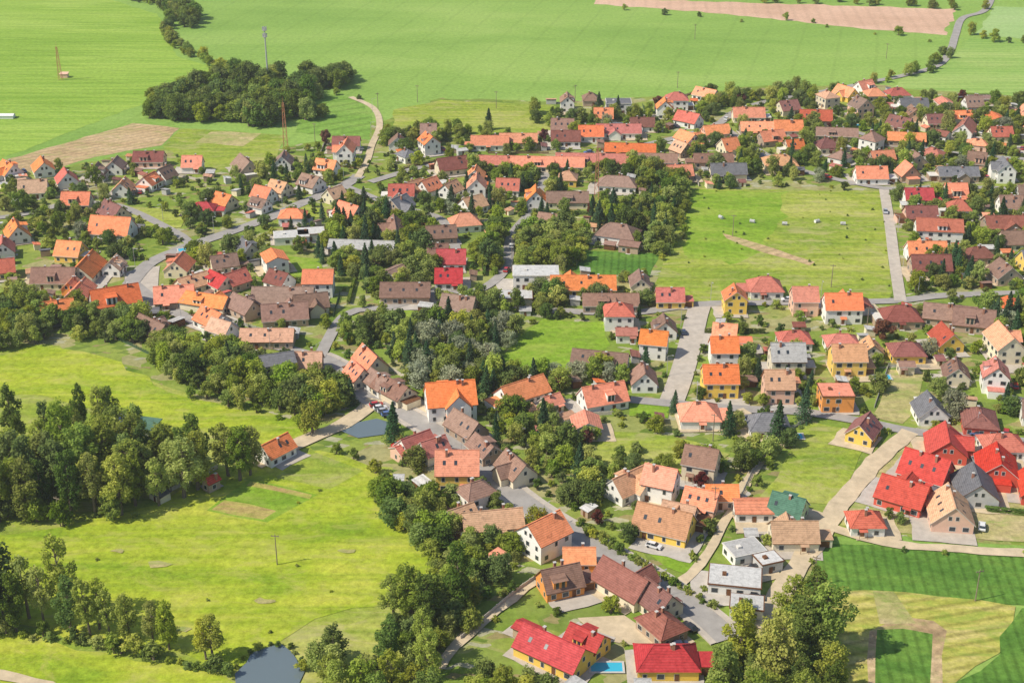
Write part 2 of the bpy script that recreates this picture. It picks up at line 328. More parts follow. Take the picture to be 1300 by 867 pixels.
# ---------------- houses
HX=[];HN=[]
def hdist(x,y):
    if not HX: return 1e9
    A=np.array(HX); d=np.hypot(A[:,0]-x,A[:,1]-y)-A[:,2]; return float(d.min())
KN={'o':'orange_roof_house','r':'red_roof_house','k':'red_house','c':'crimson_roof_house','d':'maroon_roof_house','b':'brown_roof_house','t':'tan_roof_house','g':'grey_roof_house','w':'flat_roof_house','n':'green_roof_house'}
def windows(bw,L,W,h,fl,gable,rise):
    def put(face,pos,z,w,hh):
        for k,(e,mt) in enumerate(((.12,0),(0,1))):
            ww,h2=w/2+e,hh/2+e; o=.04+.02*k
            if face==0: P=[(pos-ww,-W/2-o,z-h2),(pos+ww,-W/2-o,z-h2),(pos+ww,-W/2-o,z+h2),(pos-ww,-W/2-o,z+h2)]
            if face==1: P=[(pos+ww,W/2+o,z-h2),(pos-ww,W/2+o,z-h2),(pos-ww,W/2+o,z+h2),(pos+ww,W/2+o,z+h2)]
            if face==2: P=[(-L/2-o,pos+ww,z-h2),(-L/2-o,pos-ww,z-h2),(-L/2-o,pos-ww,z+h2),(-L/2-o,pos+ww,z+h2)]
            if face==3: P=[(L/2+o,pos-ww,z-h2),(L/2+o,pos+ww,z-h2),(L/2+o,pos+ww,z+h2),(L/2+o,pos-ww,z+h2)]
            bw.poly(P,mt)
    for f in range(4):
        D=L if f<2 else W; n=max(1,int(D/3.0))
        for s in range(fl):
            for k in range(n):
                if R()<.2: continue
                put(f,-D/2+D*(k+.5)/n+U(-.2,.2),1.45+s*2.6,random.choice([.8,1.1,1.5]),1.2)
        if gable and f>=2 and rise>2.4:
            for q in ((-.9,.9) if R()<.6 else (0,)): put(f,q,h+rise*.33,.8,1.1)
def house(x,y,L,W,fl,rc,wc,ang,typ='g',nm=None):
    e=bpy.data.objects.new(nm or KN[rc],None); e.empty_display_size=1; link(e)
    h=.4+fl*2.55; pitch={'g':U(38,46),'h':U(30,37),'f':0,'l':U(18,26)}[typ]
    if L>17: pitch=min(pitch,36)
    rise=W/2*math.tan(math.radians(pitch)); ov=.45; t=.2
    bw=B(); br=B(); bx=B()
    def gable(bw,br,L,W,h,rise,x0=0,y0=0,rot=False):
        def T(p): return (x0-p[1],y0+p[0],p[2]) if rot else (x0+p[0],y0+p[1],p[2])
        bp=lambda b,ps,m=0: b.poly([T(p) for p in ps],m)
        bp(bw,[(-L/2,-W/2,0),(L/2,-W/2,0),(L/2,-W/2,h),(-L/2,-W/2,h)]); bp(bw,[(L/2,W/2,0),(-L/2,W/2,0),(-L/2,W/2,h),(L/2,W/2,h)])
        bp(bw,[(L/2,-W/2,0),(L/2,W/2,0),(L/2,W/2,h),(L/2,0,h+rise),(L/2,-W/2,h)]); bp(bw,[(-L/2,W/2,0),(-L/2,-W/2,0),(-L/2,-W/2,h),(-L/2,0,h+rise),(-L/2,W/2,h)])
        s=rise/(W/2); xe=L/2+ov*.8
        for sg in (1,-1):
            yo=sg*(W/2+ov); z0=h-ov*s+.03; z1=h+rise+.03
            a=[(-xe,yo,z0),(xe,yo,z0),(xe,0,z1),(-xe,0,z1)]; bt=[(p[0],p[1],p[2]+t) for p in a]
            if sg>0: a=a[::-1];bt=bt[::-1]
            bp(br,bt); bp(br,a[::-1])
            for k in range(4):
                p,q=a[k],a[(k+1)%4]; P,Q=bt[k],bt[(k+1)%4]
                if abs(p[1])<1e-6 and abs(q[1])<1e-6: continue
                bp(br,[p,q,Q,P],1)
        if rot: br.box(x0-.14,x0+.14,y0-xe,y0+xe,h+rise+.12,h+rise+.33,0)
        else: br.box(x0-xe,x0+xe,y0-.14,y0+.14,h+rise+.12,h+rise+.33,0)
    if typ in 'gl':
        gable(bw,br,L,W,h,rise)
        if typ=='g' and L>9.5 and R()<.3: # cross wing
            w2=W*U(.55,.7); r2=w2/2*math.tan(math.radians(pitch)); d2=U(1.2,3.0); sg=random.choice([-1,1])
            gable(bw,br,W/2+d2,w2,h-.02,r2,U(-L*.2,L*.2),sg*(W/2+d2)/2,True)
    elif typ=='h':
        bw.box(-L/2,L/2,-W/2,W/2,0,h,0,False)
        xe,ye=L/2+ov,W/2+ov; rl=max(.3,(L-W)/2*1.0+W*.12); z0=h+.02; z1=h+rise+.1
        c=[(-xe,-ye,z0),(xe,-ye,z0),(xe,ye,z0),(-xe,ye,z0)]; a=(-rl,0,z1); b_=(rl,0,z1)
        br.poly([c[0],c[1],b_,a]);br.poly([c[1],c[2],b_]);br.poly([c[2],c[3],a,b_]);br.poly([c[3],c[0],a])
        br.poly(c[::-1],1); br.box(-rl,rl,-.14,.14,z1-.06,z1+.12,0)
        for k,(p,q) in enumerate(((c[0],a),(c[1],b_),(c[2],b_),(c[3],a))): br.tube(p,q,.12,.12,4,0)
    else:
        bw.box(-L/2,L/2,-W/2,W/2,0,h,0,False); rise=0
        br.box(-L/2-.25,L/2+.25,-W/2-.25,W/2+.25,h+.01,h+.3,1); br.box(-L/2,L/2,-W/2,W/2,h+.302,h+.34,0)
        br.box(-L/4,-L/4+1,-.6,.6,h+.342,h+.9,1)
    wn=B(); windows(wn,L,W,h,fl,typ=='g',rise)
    if typ in 'gh':
        for _ in range(random.choice([1,1,2])):
            cx=U(-L*.3,L*.3); cy=random.choice([-1,1])*U(.5,1.3); zt=h+rise+U(.5,1.0)
            if typ=='h': cx*=.4
            bx.box(cx-.3,cx+.3,cy-.3,cy+.3,h,zt,1); bx.box(cx-.38,cx+.38,cy-.38,cy+.38,zt+.002,zt+.14,2)
    if typ=='g' and L>7.5:
        s=rise/(W/2)
        for sg in (1,-1):
            q=R()
            if q<.45:
                for k in range(random.choice([1,2,2,3])):
                    cx=-L*.3+k*L*.27; d=W*.27; zz=h+rise-d*s+.03+t
                    hw=.4;dy=.45
                    P=[(cx-hw,sg*(d+dy),zz-dy*s+.07),(cx+hw,sg*(d+dy),zz-dy*s+.07),(cx+hw,sg*(d-dy),zz+dy*s+.07),(cx-hw,sg*(d-dy),zz+dy*s+.07)]
                    if sg>0:P=P[::-1]
                    wn.poly(P,1)
            elif q<.62 and fl<=2:
                dw=U(1.2,1.9); cx=U(-L*.15,L*.15); yo=sg*(W/2-.2); zt=h+rise*.62; yi=sg*(W*.12)
                x0,x1=cx-dw,cx+dw; y0,y1=min(yo,yi),max(yo,yi)
                bw.box(x0,x1,y0,y1,h-.1,zt,0)
                br.poly([(x0-.3,yo+sg*.4,zt+.01),(x1+.3,yo+sg*.4,zt+.01),(x1+.3,sg*.05,zt+.75),(x0-.3,sg*.05,zt+.75)][::(1 if sg<0 else -1)])
                for q2 in (-.45,.45):
                    xx=cx+q2*dw; o=yo+sg*.04
                    P=[(xx-.4,o,h+.4),(xx+.4,o,h+.4),(xx+.4,o,zt-.2),(xx-.4,o,zt-.2)]
                    if sg>0:P=P[::-1]
                    wn.poly(P,1)
    sx=U(-L*.3,L*.3); bx.box(sx-.5,sx+.5,-W/2-.09,-W/2-.005,.1,2.1,0); bx.box(sx-.9,sx+.9,-W/2-1.0,-W/2-.095,0,.12,2)
    if R()<.35 and typ!='f':
        br.poly([(sx-1.1,-W/2-1.4,2.4),(sx+1.1,-W/2-1.4,2.4),(sx+1.1,-W/2,2.85),(sx-1.1,-W/2,2.85)])
        bx.tube((sx-1,-W/2-1.3,0),(sx-1,-W/2-1.3,2.38),.06,.06,4,0);bx.tube((sx+1,-W/2-1.3,0),(sx+1,-W/2-1.3,2.38),.06,.06,4,0)
    if R()<.35 and L>8 and typ in 'gh' :
        sd=random.choice([-1,1]); aw=U(3,4.5); ad=W*U(.5,.75); x0=sd*(L/2+.003); x1=sd*(L/2+aw)
        a0,a1=min(x0,x1),max(x0,x1); bw.box(a0,a1,-ad/2,ad/2,0,2.4,0,False)
        br.box(a0,a1+ (.2 if sd>0 else 0),-ad/2-.2,ad/2+.2,2.402,2.6,random.choice([0,1]))
        bx.box((a0+a1)/2-1.2,(a0+a1)/2+1.2,-ad/2-.06,-ad/2-.003,.05,2.1,0)
    e.location=(x,y,0); e.rotation_euler=(0,0,ang)
    bw.obj('walls',[WALL[wc]],e); br.obj('roof',[ROOF[rc],MFRAME if R()<.5 else MDOOR],e); wn.obj('windows',[MFRAME,MGLASS],e); bx.obj('door_and_chimney',[MDOOR,MCHIM,MKERB],e)
    nseg=max(1,round(L/W))
    for k in range(nseg):
        px,py=xf(((k+.5)/nseg*L-L/2,0),x,y,ang); HX.append((px,py,math.hypot(L/nseg,W)/2*.82))
    HN.append((x,y,L,W,ang,fl))
TAB='''703 828 17 9 1 c y x g
745 815 9 7 1 c y x g
846 838 14 10 1 c y 0 h
670 800 6 4 1 c n x l
840 795 10 8 1 d n p h
735 710 8 6 1 o o 0 g
711 740 10 8 1 b o 20 g
793 743 15 9 1 d c p g
835 765 10 8 1 d c p g
690 688 11 10 2 o w x g
625 665 16 8 1 t w 10 g
585 658 8 6 1 t c x g
604 636 9 8 2 b w x h
581 605 12 10 2 o y 0 g
655 598 11 8 1 b c p g
800 617 14 8 1 t w x g
838 622 9 8 2 o w x g
843 668 15 10 1 t y x g
862 655 9 7 1 t c x g
890 638 9 8 1 o p x g
915 630 9 7 1 o p 0 g
955 645 10 8 1 o w 0 l
1000 648 9 9 1 n e x g
1007 680 12 9 1 t c 0 g
933 735 13 9 1 w w -10 f
948 768 8 6 1 w w -10 f
945 698 9 7 1 w w 20 f
975 712 6 5 1 w s 20 f
1098 663 9 8 1 r w 0 h
1147 630 13 11 1 k k x g
1205 652 13 11 1 t p x g
1175 600 13 11 1 k k x g
1237 622 13 11 1 g s x g
1265 595 13 11 1 k k x g
1200 568 13 11 1 k k x g
1272 566 12 10 1 r w 0 h
1243 535 12 10 1 d k x h
1320 620 13 11 1 k k x g
1335 570 13 11 1 k w x g
1262 485 9 8 2 r w x g
1213 476 9 8 1 b c x g
1180 523 10 9 1 g w 90 g
1060 508 10 9 2 o o 0 f
1096 548 10 8 1 d y 60 g
975 540 12 10 1 g w 0 h
887 527 12 11 1 o w 0 h
913 490 11 10 2 o y 0 g
987 498 9 9 2 t p 0 g
765 507 14 9 1 o w 20 g
663 500 16 9 1 o w 35 g
700 512 6 5 1 o c 35 g
572 517 15 11 2 o w 10 g
528 568 10 8 1 r w x g
550 573 8 7 1 r w x g
515 572 7 6 1 r p x l
592 545 12 8 1 b n p g
615 572 10 7 1 b n p g
500 497 14 8 1 b c p g
482 488 10 7 1 b w p g
470 462 12 8 1 o c p g
455 478 9 7 1 o c p g
352 468 11 9 2 g w 20 l
388 463 11 8 1 t n 0 g
350 573 10 7 1 o w p g
268 612 4 3 1 k n p g
817 483 9 8 1 b w 90 g
830 443 9 8 2 o w x g
843 418 8 8 1 b w 90 g
785 406 10 10 2 r w 0 h
795 424 7 6 1 r w 0 l
918 453 9 8 2 o w 0 g
920 425 8 7 1 o c x g
940 434 7 5 1 o c 0 l
850 380 10 8 1 r y 0 g
971 366 12 11 1 r w 0 h
932 387 8 8 2 o y 90 g
1020 388 9 9 2 o p 0 g
1068 398 13 9 2 o w 0 g
1090 388 8 8 1 d w x h
1143 403 13 11 1 d n 0 h
1205 402 18 10 1 b n -15 g
1235 410 14 9 1 b n -15 g
1008 432 11 9 1 r w 0 h
1068 436 11 9 1 r w 0 h
998 463 11 9 2 w c 0 g
1075 463 11 9 2 t y 0 g
1105 445 8 7 1 t c 90 g
1150 447 11 10 1 d y 0 h
1150 465 5 4 1 b c 0 l
12 219 11 9 1 o w x g
55 215 11 9 1 o w x g
43 243 12 9 1 t w 10 g
85 230 10 9 1 r w x g
98 258 12 9 1 o c 0 g
123 222 9 8 1 b w 90 g
147 213 9 8 1 b w 90 g
157 241 9 8 1 t w 90 g
190 204 14 9 1 d p 0 g
190 233 9 8 1 o w x g
210 225 8 8 1 b w x g
245 211 9 8 1 o w 0 g
145 273 13 9 1 d c p g
143 294 17 11 1 o w -10 g
22 298 12 9 1 o w x g
5 318 10 8 1 r w x g
90 322 10 9 1 o y x g
70 356 16 9 1 b c 0 g
110 344 17 10 1 o c p g
145 340 8 7 1 t w p g
147 383 17 10 1 o w 25 g
103 372 11 8 1 o y p g
92 366 7 6 1 o o p g
228 340 11 9 1 o c p g
222 380 14 9 1 o n 10 g
245 362 12 8 1 t c x g
270 408 11 9 1 o w p g
278 360 11 8 1 c c p g
300 358 9 8 1 r n x g
262 385 18 8 1 o c -20 g
310 392 12 8 1 b n p g
282 420 9 7 1 t w p g
285 258 9 8 1 o c x g
258 266 10 8 1 c w 0 h
372 275 11 9 1 o w 0 h
335 250 9 8 1 o w x g
355 242 9 8 1 t c x g
370 300 14 8 1 w w 10 f
395 296 11 8 1 w w 10 f
330 262 8 7 1 b w x g
460 314 26 9 1 w n -5 l
360 380 22 11 1 b n 0 g
405 365 11 9 2 o w 0 g
355 358 9 8 1 d w x g
362 402 16 9 1 b n 10 g
395 388 12 8 1 b c 15 g
340 430 18 8 1 t n 0 g
440 184 13 8 1 d w 0 g
360 207 10 8 1 b w 90 g
545 188 10 8 2 o w x g
510 247 11 8 1 r w 0 g
545 240 9 8 1 o w x g
605 244 10 8 2 o w 90 g
572 243 9 8 1 t w x g
622 183 18 9 1 o w 0 g
658 180 18 9 1 o c 0 g
642 208 28 8 1 r n -3 g
695 210 34 9 1 o c -3 g
752 206 34 9 1 r c -3 g
800 192 24 8 1 o n -5 g
832 205 20 8 1 b n -5 g
718 178 14 9 1 d w 0 g
750 172 12 9 1 o w 0 g
785 168 22 9 1 r w 0 g
815 160 12 8 1 d w 0 g
785 137 13 10 2 g w 0 f
859 133 11 10 2 r w 0 h
784 235 17 10 1 b w -10 h
785 298 16 12 1 b w -20 h
800 312 8 6 1 b n -20 l
590 284 12 10 1 o w x h
680 254 10 9 1 o w 90 g
720 255 18 9 1 b c 0 g
573 332 11 9 1 c w 0 g
570 356 10 9 1 c w 0 g
556 322 8 7 1 b w x g
740 364 24 10 1 o y 0 g
680 355 17 10 2 w w 0 f
655 377 12 8 1 w c 0 f
515 373 18 10 1 b n 0 g
812 360 10 7 1 b c 90 g
775 385 20 8 1 b n 0 g
600 262 10 9 1 t w x g
645 240 10 8 1 r w x g
560 300 12 8 1 b n x g
525 240 8 7 1 t c x g
415 215 10 8 1 o w x g
395 235 10 9 1 b w x g
1105 225 14 9 1 o w 0 g
1165 252 12 9 1 c w 0 g
1168 275 13 9 1 d p 0 g
1175 322 15 9 1 o w 0 g
1180 340 15 9 1 d n 0 g
1280 287 20 10 1 d n 0 g
1285 262 12 8 1 b w 0 g
990 208 15 12 1 t c 0 h
1245 126 12 8 1 b n 0 f
720 135 10 7 2 b w 90 g
965 165 20 9 1 o n 0 g
950 148 16 9 1 o c 0 g
1000 165 14 9 1 o c 0 g
1062 172 20 8 1 b n -8 g
1035 152 16 9 1 r c -5 g
1150 178 18 8 1 o n -8 g
1225 165 16 9 1 r w x g
905 205 18 8 1 b n 0 g
1215 222 18 8 1 g n 0 g
'''
for ln in TAB.strip().split('\n'):
    p=ln.split(); u,v=float(p[0]),float(p[1]); x,y=G(u,v,2.2)
    L_,W_=float(p[2])*.95,float(p[3])*.95
    d,a=roaddist(x,y)
    if p[7]=='p': ang=a
    elif p[7]=='x': ang=a+math.pi/2
    else: ang=math.radians(float(p[7]))
    house(x,y,L_,W_,int(p[4]),p[5],p[6],ang,p[8])
def wpick(s): 
    return random.choice(s)
def fill(pix,n,roofs,sp=3.5,base=None,walls='wwwwwcccpyn',big=.98,rd=2.5):
    P=[G(*q) for q in pix]; xs=[q[0] for q in P];ys=[q[1] for q in P]; k=0
    for _ in range(n*40):
        if k>=n: break
        x,y=U(min(xs),max(xs)),U(min(ys),max(ys))
        if not inpoly(x,y,P) or isopen(x,y): continue
        L_=random.choice([8,9,10,10,11,12,14,17])*U(.92,1.08)*big; W_=U(7.2,9.6)*big; r_=math.hypot(min(L_,12),W_)/2*.82
        d,a=roaddist(x,y)
        if d<r_*.8+rd: continue
        if hdist(x,y)<r_+sp: continue
        if base is not None and d>22: a=math.radians(base)
        a+=random.choice([0,math.pi/2])+U(-.08,.08)
        rc=wpick(roofs); typ='g' if R()<.72 else ('h' if R()<.6 else 'l')
        if rc=='w': typ='f'
        if typ=='h' and L_/W_>1.4: L_=W_*1.25
        house(x,y,L_,W_,1 if R()<.78 else 2,rc,wpick(walls),a,typ); k+=1
MIX='oooooorrddbbbbtttggw'
fill([(862,185),(910,140),(1000,122),(1110,118),(1180,130),(1320,150),(1320,238),(1130,236),(1000,228),(860,232)],66,MIX,4,5)
fill([(1148,240),(1320,240),(1320,370),(1150,372)],18,'oorrddbbcg',5,0)
fill([(700,130),(860,135),(900,125),(900,165),(700,180)],6,MIX,5,0)
fill([(480,180),(700,180),(860,190),(860,225),(700,235),(480,250)],10,MIX,5,0)
fill([(480,250),(700,240),(740,290),(560,320),(480,300)],7,MIX,5,0)
fill([(290,200),(480,200),(480,300),(300,330)],5,MIX,6,30)
fill([(-60,225),(290,225),(290,330),(-60,400)],2,'oooorrbd',7,20)
fill([(0,340),(350,320),(420,420),(330,450),(190,440),(0,380)],8,'oootbbrd',4,20)
fill([(500,330),(700,350),(860,390),(830,400),(500,400)],4,MIX,4,0)
fill([(780,400),(880,400),(860,500),(740,500)],5,MIX,4,70)
fill([(900,390),(1300,385),(1300,460),(1180,460),(900,510)],6,'oorrdb',5,5)
fill([(600,480),(800,530),(720,560),(600,520)],2,'obt',5,5)
fill([(480,520),(700,600),(780,700),(700,720),(560,620)],5,'bbotr',3,-50)
fill([(870,590),(1010,610),(1000,700),(900,720)],3,'otbw',4,20)
fill([(1180,460),(1320,460),(1320,540),(1180,540)],2,'rbg',5,0)
print('houses',len(HN))
# ---------------- small outbuildings
def shed(x,y,ang):
    w,d,h=U(2.5,5),U(2.2,3.5),U(1.9,2.4); e=bpy.data.objects.new('garden_shed',None); link(e); e.location=(x,y,0); e.rotation_euler=(0,0,ang)
    b1=B(); b1.box(-w/2,w/2,-d/2,d/2,0,h,0,False); b1.box(-.4,.4,-d/2-.05,-d/2-.003,0,1.8,1)
    b2=B(); s=.3
    P=[(-w/2-s,-d/2-s,h+.02),(w/2+s,-d/2-s,h+.02),(w/2+s,d/2+s,h+.6),(-w/2-s,d/2+s,h+.6)]
    b2.poly(P); b2.poly([(p[0],p[1],p[2]-.1) for p in P][::-1])
    for k in range(4):
        p,q=P[k],P[(k+1)%4]; b2.poly([(p[0],p[1],p[2]-.1),(q[0],q[1],q[2]-.1),q,p])
    b1.obj('walls',[random.choice([WALL['n'],WALL['s'],WALL['c'],MDOOR]),MDOOR],e); b2.obj('roof',[ROOF[random.choice('obbdgwwtr')]],e)
for (x,y,L_,W_,a,fl) in list(HN):
    for _ in range(random.choice([0,1,1,2,2,3])):
        t=U(0,6.28); rr=U(9,17); sx,sy=x+rr*math.cos(t),y+rr*math.sin(t)
        if hdist(sx,sy)<2.6 or roaddist(sx,sy)[0]<3 or isopen(sx,sy): continue
        shed(sx,sy,a+random.choice([0,1.57])); HX.append((sx,sy,2.2))
# green-roof clubhouse at the meadow
x,y=G(170,540,1.5)
e=bpy.data.objects.new('green_roof_clubhouse',None); link(e); e.location=(x,y,0); e.rotation_euler=(0,0,-.25)
b1=B(); b1.box(-7,7,-3,3,0,2.6,0,False)
for k in range(5): b1.box(-6+k*2.6,-5+k*2.6,-3.05,-3.003,1,2,1)
b1.obj('walls',[WALL['s'],MGLASS],e); b2=B(); b2.box(-7.5,0,-3.6,3.6,2.65,2.9,1); b2.box(.003,7.5,-3.6,3.6,2.65,2.9,0); b2.obj('roof',[ROOF['n'],ROOF['w']],e); HX.append((x,y,7))
yd=[MPAVE,MDIRT,plain('concrete_yard',(.46,.42,.37),.9,.15,.5)]
for i,(x,y,L_,W_,a,fl) in enumerate(HN):
    if R()<.7:
        z=.285+(i%9)*.004; b1=B(); ox,oy=U(-3,3),U(-2.5,2.5); l,w=L_*U(.55,.72),W_*U(.65,.9)
        P=[xf(p,x,y,a) for p in jit([(ox-l,oy-w),(ox+l,oy-w),(ox+l,oy+w),(ox-l,oy+w)],3,.4)]
        b1.poly([(p[0],p[1],z) for p in P]); b1.obj('paved_yard',[random.choice(yd)])
# ---------------- fences & hedges
fm=[plain('fence_wood',(.22,.14,.08),.8,.2),plain('fence_wall',(.55,.50,.43),.9,.15),plain('fence_green',(.07,.12,.06),.7,.2),plain('fence_grey',(.40,.39,.36),.8,.15)]
def fence(p,q,kind):
    d=Vector((q[0]-p[0],q[1]-p[1])); L_=d.length; 
    if L_<2: return
    b1=B(); n=max(1,int(L_/2.5)); hgt=1.3
    for k in range(n+1): xx=L_*k/n; b1.box(xx-.08,xx+.08,-.08,.08,0,hgt+.12)
    if kind==1: b1.box(0,L_,-.07,.07,0,hgt-.1)
    else:
        b1.box(0,L_,-.07,.07,0,.5)
        for z in (.6,1.1): b1.box(0,L_,-.03,.03,z,z+.1)
        m_=int(L_/.35)
        for k in range(m_): b1.box(k*.35,k*.35+.15,-.055,-.033,.52,hgt)
    o=b1.obj('garden_fence',[fm[kind]]); o.location=(p[0],p[1],0); o.rotation_euler=(0,0,math.atan2(d.y,d.x))
hedgeseg=[]
for i,(x,y,L_,W_,a,fl) in enumerate(HN):
    if R()<.6:
        l,w=L_/2+U(4,8),W_/2+U(5,10); C=[xf(p,x,y,a) for p in [(-l,-w),(l,-w),(l,w),(-l,w)]]; kd=random.choice([0,1,1,2,3])
        for k in range(4):
            if R()<.2: continue
            p,q=C[k],C[(k+1)%4]; ok=True
            for t in (.05,.25,.5,.75,.95):
                mx,my=p[0]+(q[0]-p[0])*t,p[1]+(q[1]-p[1])*t
                if hdist(mx,my)<.6 or roaddist(mx,my)[0]<.6 or isopen(mx,my): ok=False;break
            if ok:
                if R()<.35: hedgeseg.append((p,q))
                else: fence(p,q,kd)
def pfence(pix,kd):
    P=[G(*p) for p in pix]
    for k in range(len(P)-1): fence(P[k],P[k+1],kd)
pfence([(690,728),(655,752),(622,780),(585,812)],1)
pfence([(930,655),(955,600),(1005,545),(1030,532)],3)
pfence([(1110,518),(1128,465),(1180,468)],3)
# ---------------- trees
def leafmat(name,dk,md,lt,vlo=.75,vhi=1.25):
    m=bpy.data.materials.new(name); m.use_nodes=True; nt=m.node_tree; nt.nodes.remove(nt.nodes['Principled BSDF'])
    n=noise(nt,.45,4,.7,objco(nt))
    r=ramp(nt,[(.34,dk),(.5,md),(.66,lt)]); nt.links.new(n.outputs[0],r.inputs[0])
    c=hsv(nt,r.outputs[0],val=rnd(nt,vlo,vhi),hue=rnd(nt,.462,.502,17.3),sat=rnd(nt,.82,1.04,37.7))
    d=nt.nodes.new('ShaderNodeBsdfDiffuse'); nt.links.new(c,d.inputs[0])
    tr=nt.nodes.new('ShaderNodeBsdfTranslucent'); nt.links.new(c,tr.inputs[0]); mx=nt.nodes.new('ShaderNodeMixShader'); mx.inputs[0].default_value=.42
    out=nt.nodes['Material Output']; nt.links.new(d.outputs[0],mx.inputs[1]); nt.links.new(tr.outputs[0],mx.inputs[2]); nt.links.new(mx.outputs[0],out.inputs[0])
    return m
LM=[leafmat('leaves_mid',(.145,.235,.028),(.235,.345,.045),(.33,.43,.07)),leafmat('leaves_light',(.23,.32,.04),(.34,.43,.06),(.44,.50,.09)),
    leafmat('leaves_dark',(.085,.165,.025),(.14,.235,.04),(.215,.31,.055)),leafmat('needles',(.045,.11,.045),(.065,.15,.06),(.10,.19,.075)),leafmat('leaves_silver',(.26,.31,.17),(.34,.39,.23),(.42,.46,.29)),leafmat('leaves_copper',(.13,.05,.03),(.20,.08,.045),(.26,.12,.06))]
MBARK=plain('bark',(.17,.135,.10),.95,.3,3)
def tree(name,h,r,basef,nl,nleaf,leaf,mat,tall=False,con=False,seed=0,weep=0,lobe=1.0):
    rs=np.random.RandomState(seed); rr=random.Random(seed); b1=B(); pts=[];nor=[]
    b1.tube((0,0,-.2),(0.1,0,h*.45),r*.09+.1,r*.06+.06,7); b1.tube((0.1,0,h*.45),(0,.1,h*.9),r*.06+.06,.05,6)
    if con:
        lev=16
        for k in range(lev):
            t=k/(lev-1); z=h*(.08+.9*t); R_=r*(1-t)**.85+.15; nb=max(4,int(11*(1-t)+4)); off=rr.random()*6
            for j in range(nb):
                a=off+6.283*j/nb+rr.uniform(-.2,.2); R2=R_*rr.uniform(.75,1.1)
                if k%2==0: b1.tube((0,0,z),(R2*.8*math.cos(a),R2*.8*math.sin(a),z-R2*.3),.05,.02,3)
                m=max(2,int(nleaf/lev/nb)); q=rs.rand(m)**.7
                P=np.stack([R2*q*math.cos(a),R2*q*math.sin(a),z-R2*q*.35+0*q],1)+rs.randn(m,3)*[.16*R_,.16*R_,.12]
                pts.append(P); D=rs.randn(m,3)*.5+[math.cos(a)*.6,math.sin(a)*.6,.7]; nor.append(D)
    else:
        lob=[]
        for k in range(nl):
            t=(k+.5)/nl; zz=h*(basef+(1-basef)*(.12+.78*t))
            if tall: pr=.55+.45*math.sin(math.pi*min(1,t*.9+.12))
            else: pr=math.sin(math.pi*(t*.78+.18))**.8
            a=k*2.4+rr.uniform(-.5,.5); q=r*pr*rr.uniform(.4,.88); R_=r*rr.uniform(.26,.48)*(1.05-.3*t)*lobe
            c=(q*math.cos(a),q*math.sin(a),min(zz+rr.uniform(-.05,.05)*h,h-R_*.7)); lob.append((c,R_))
        lob.append(((0,0,h*(basef+(1-basef)*.45)),r*.46*lobe)); lob.append(((r*.1,0,h-r*.4),r*.36*lobe))
        for c,R_ in lob:
            b1.tube((0,0,max(h*.2,c[2]-R_*1.6)),c,.05+r*.025,.03,4)
            m=int(nleaf*(R_**2)/sum(l[1]**2 for l in lob))
            D=rs.randn(m,3); D/=np.linalg.norm(D,axis=1)[:,None]
            q=(.5+.6*rs.rand(m)**.8)
            bumpy=1+.28*np.sin(D[:,0]*5+seed)*np.sin(D[:,1]*4.3+c[0])*np.cos(D[:,2]*4.7)
            P=D*(R_*q*bumpy)[:,None]*[1,1,.85 if not tall else 1.3]+c
            if weep: P[:,2]-=weep*rs.rand(m)*R_
            P[:,2]=np.maximum(P[:,2],.3)
            pts.append(P); nor.append(D*.8+rs.randn(m,3)*.5+[0,0,.4])
    P=np.concatenate(pts);N=np.concatenate(nor);N/=np.linalg.norm(N,axis=1)[:,None]
    A=np.cross(N,rs.randn(*N.shape));A/=np.linalg.norm(A,axis=1)[:,None]; Bq=np.cross(N,A)
    s=leaf*(.5+.8*rs.rand(len(P)))[:,None]
    V=np.stack([P-A*s*.6,P-Bq*s*.45+N*s*.1,P+A*s*.6,P+Bq*s*.5],1).reshape(-1,3)
    i0=len(b1.v); nq=len(P)
    b1.v+= [tuple(v) for v in V.tolist()]; b1.f+=[(i0+4*k,i0+4*k+1,i0+4*k+2,i0+4*k+3) for k in range(nq)]; b1.m+=[1]*nq
    return mesh(name,b1.v,b1.f,[MBARK,mat],b1.m)
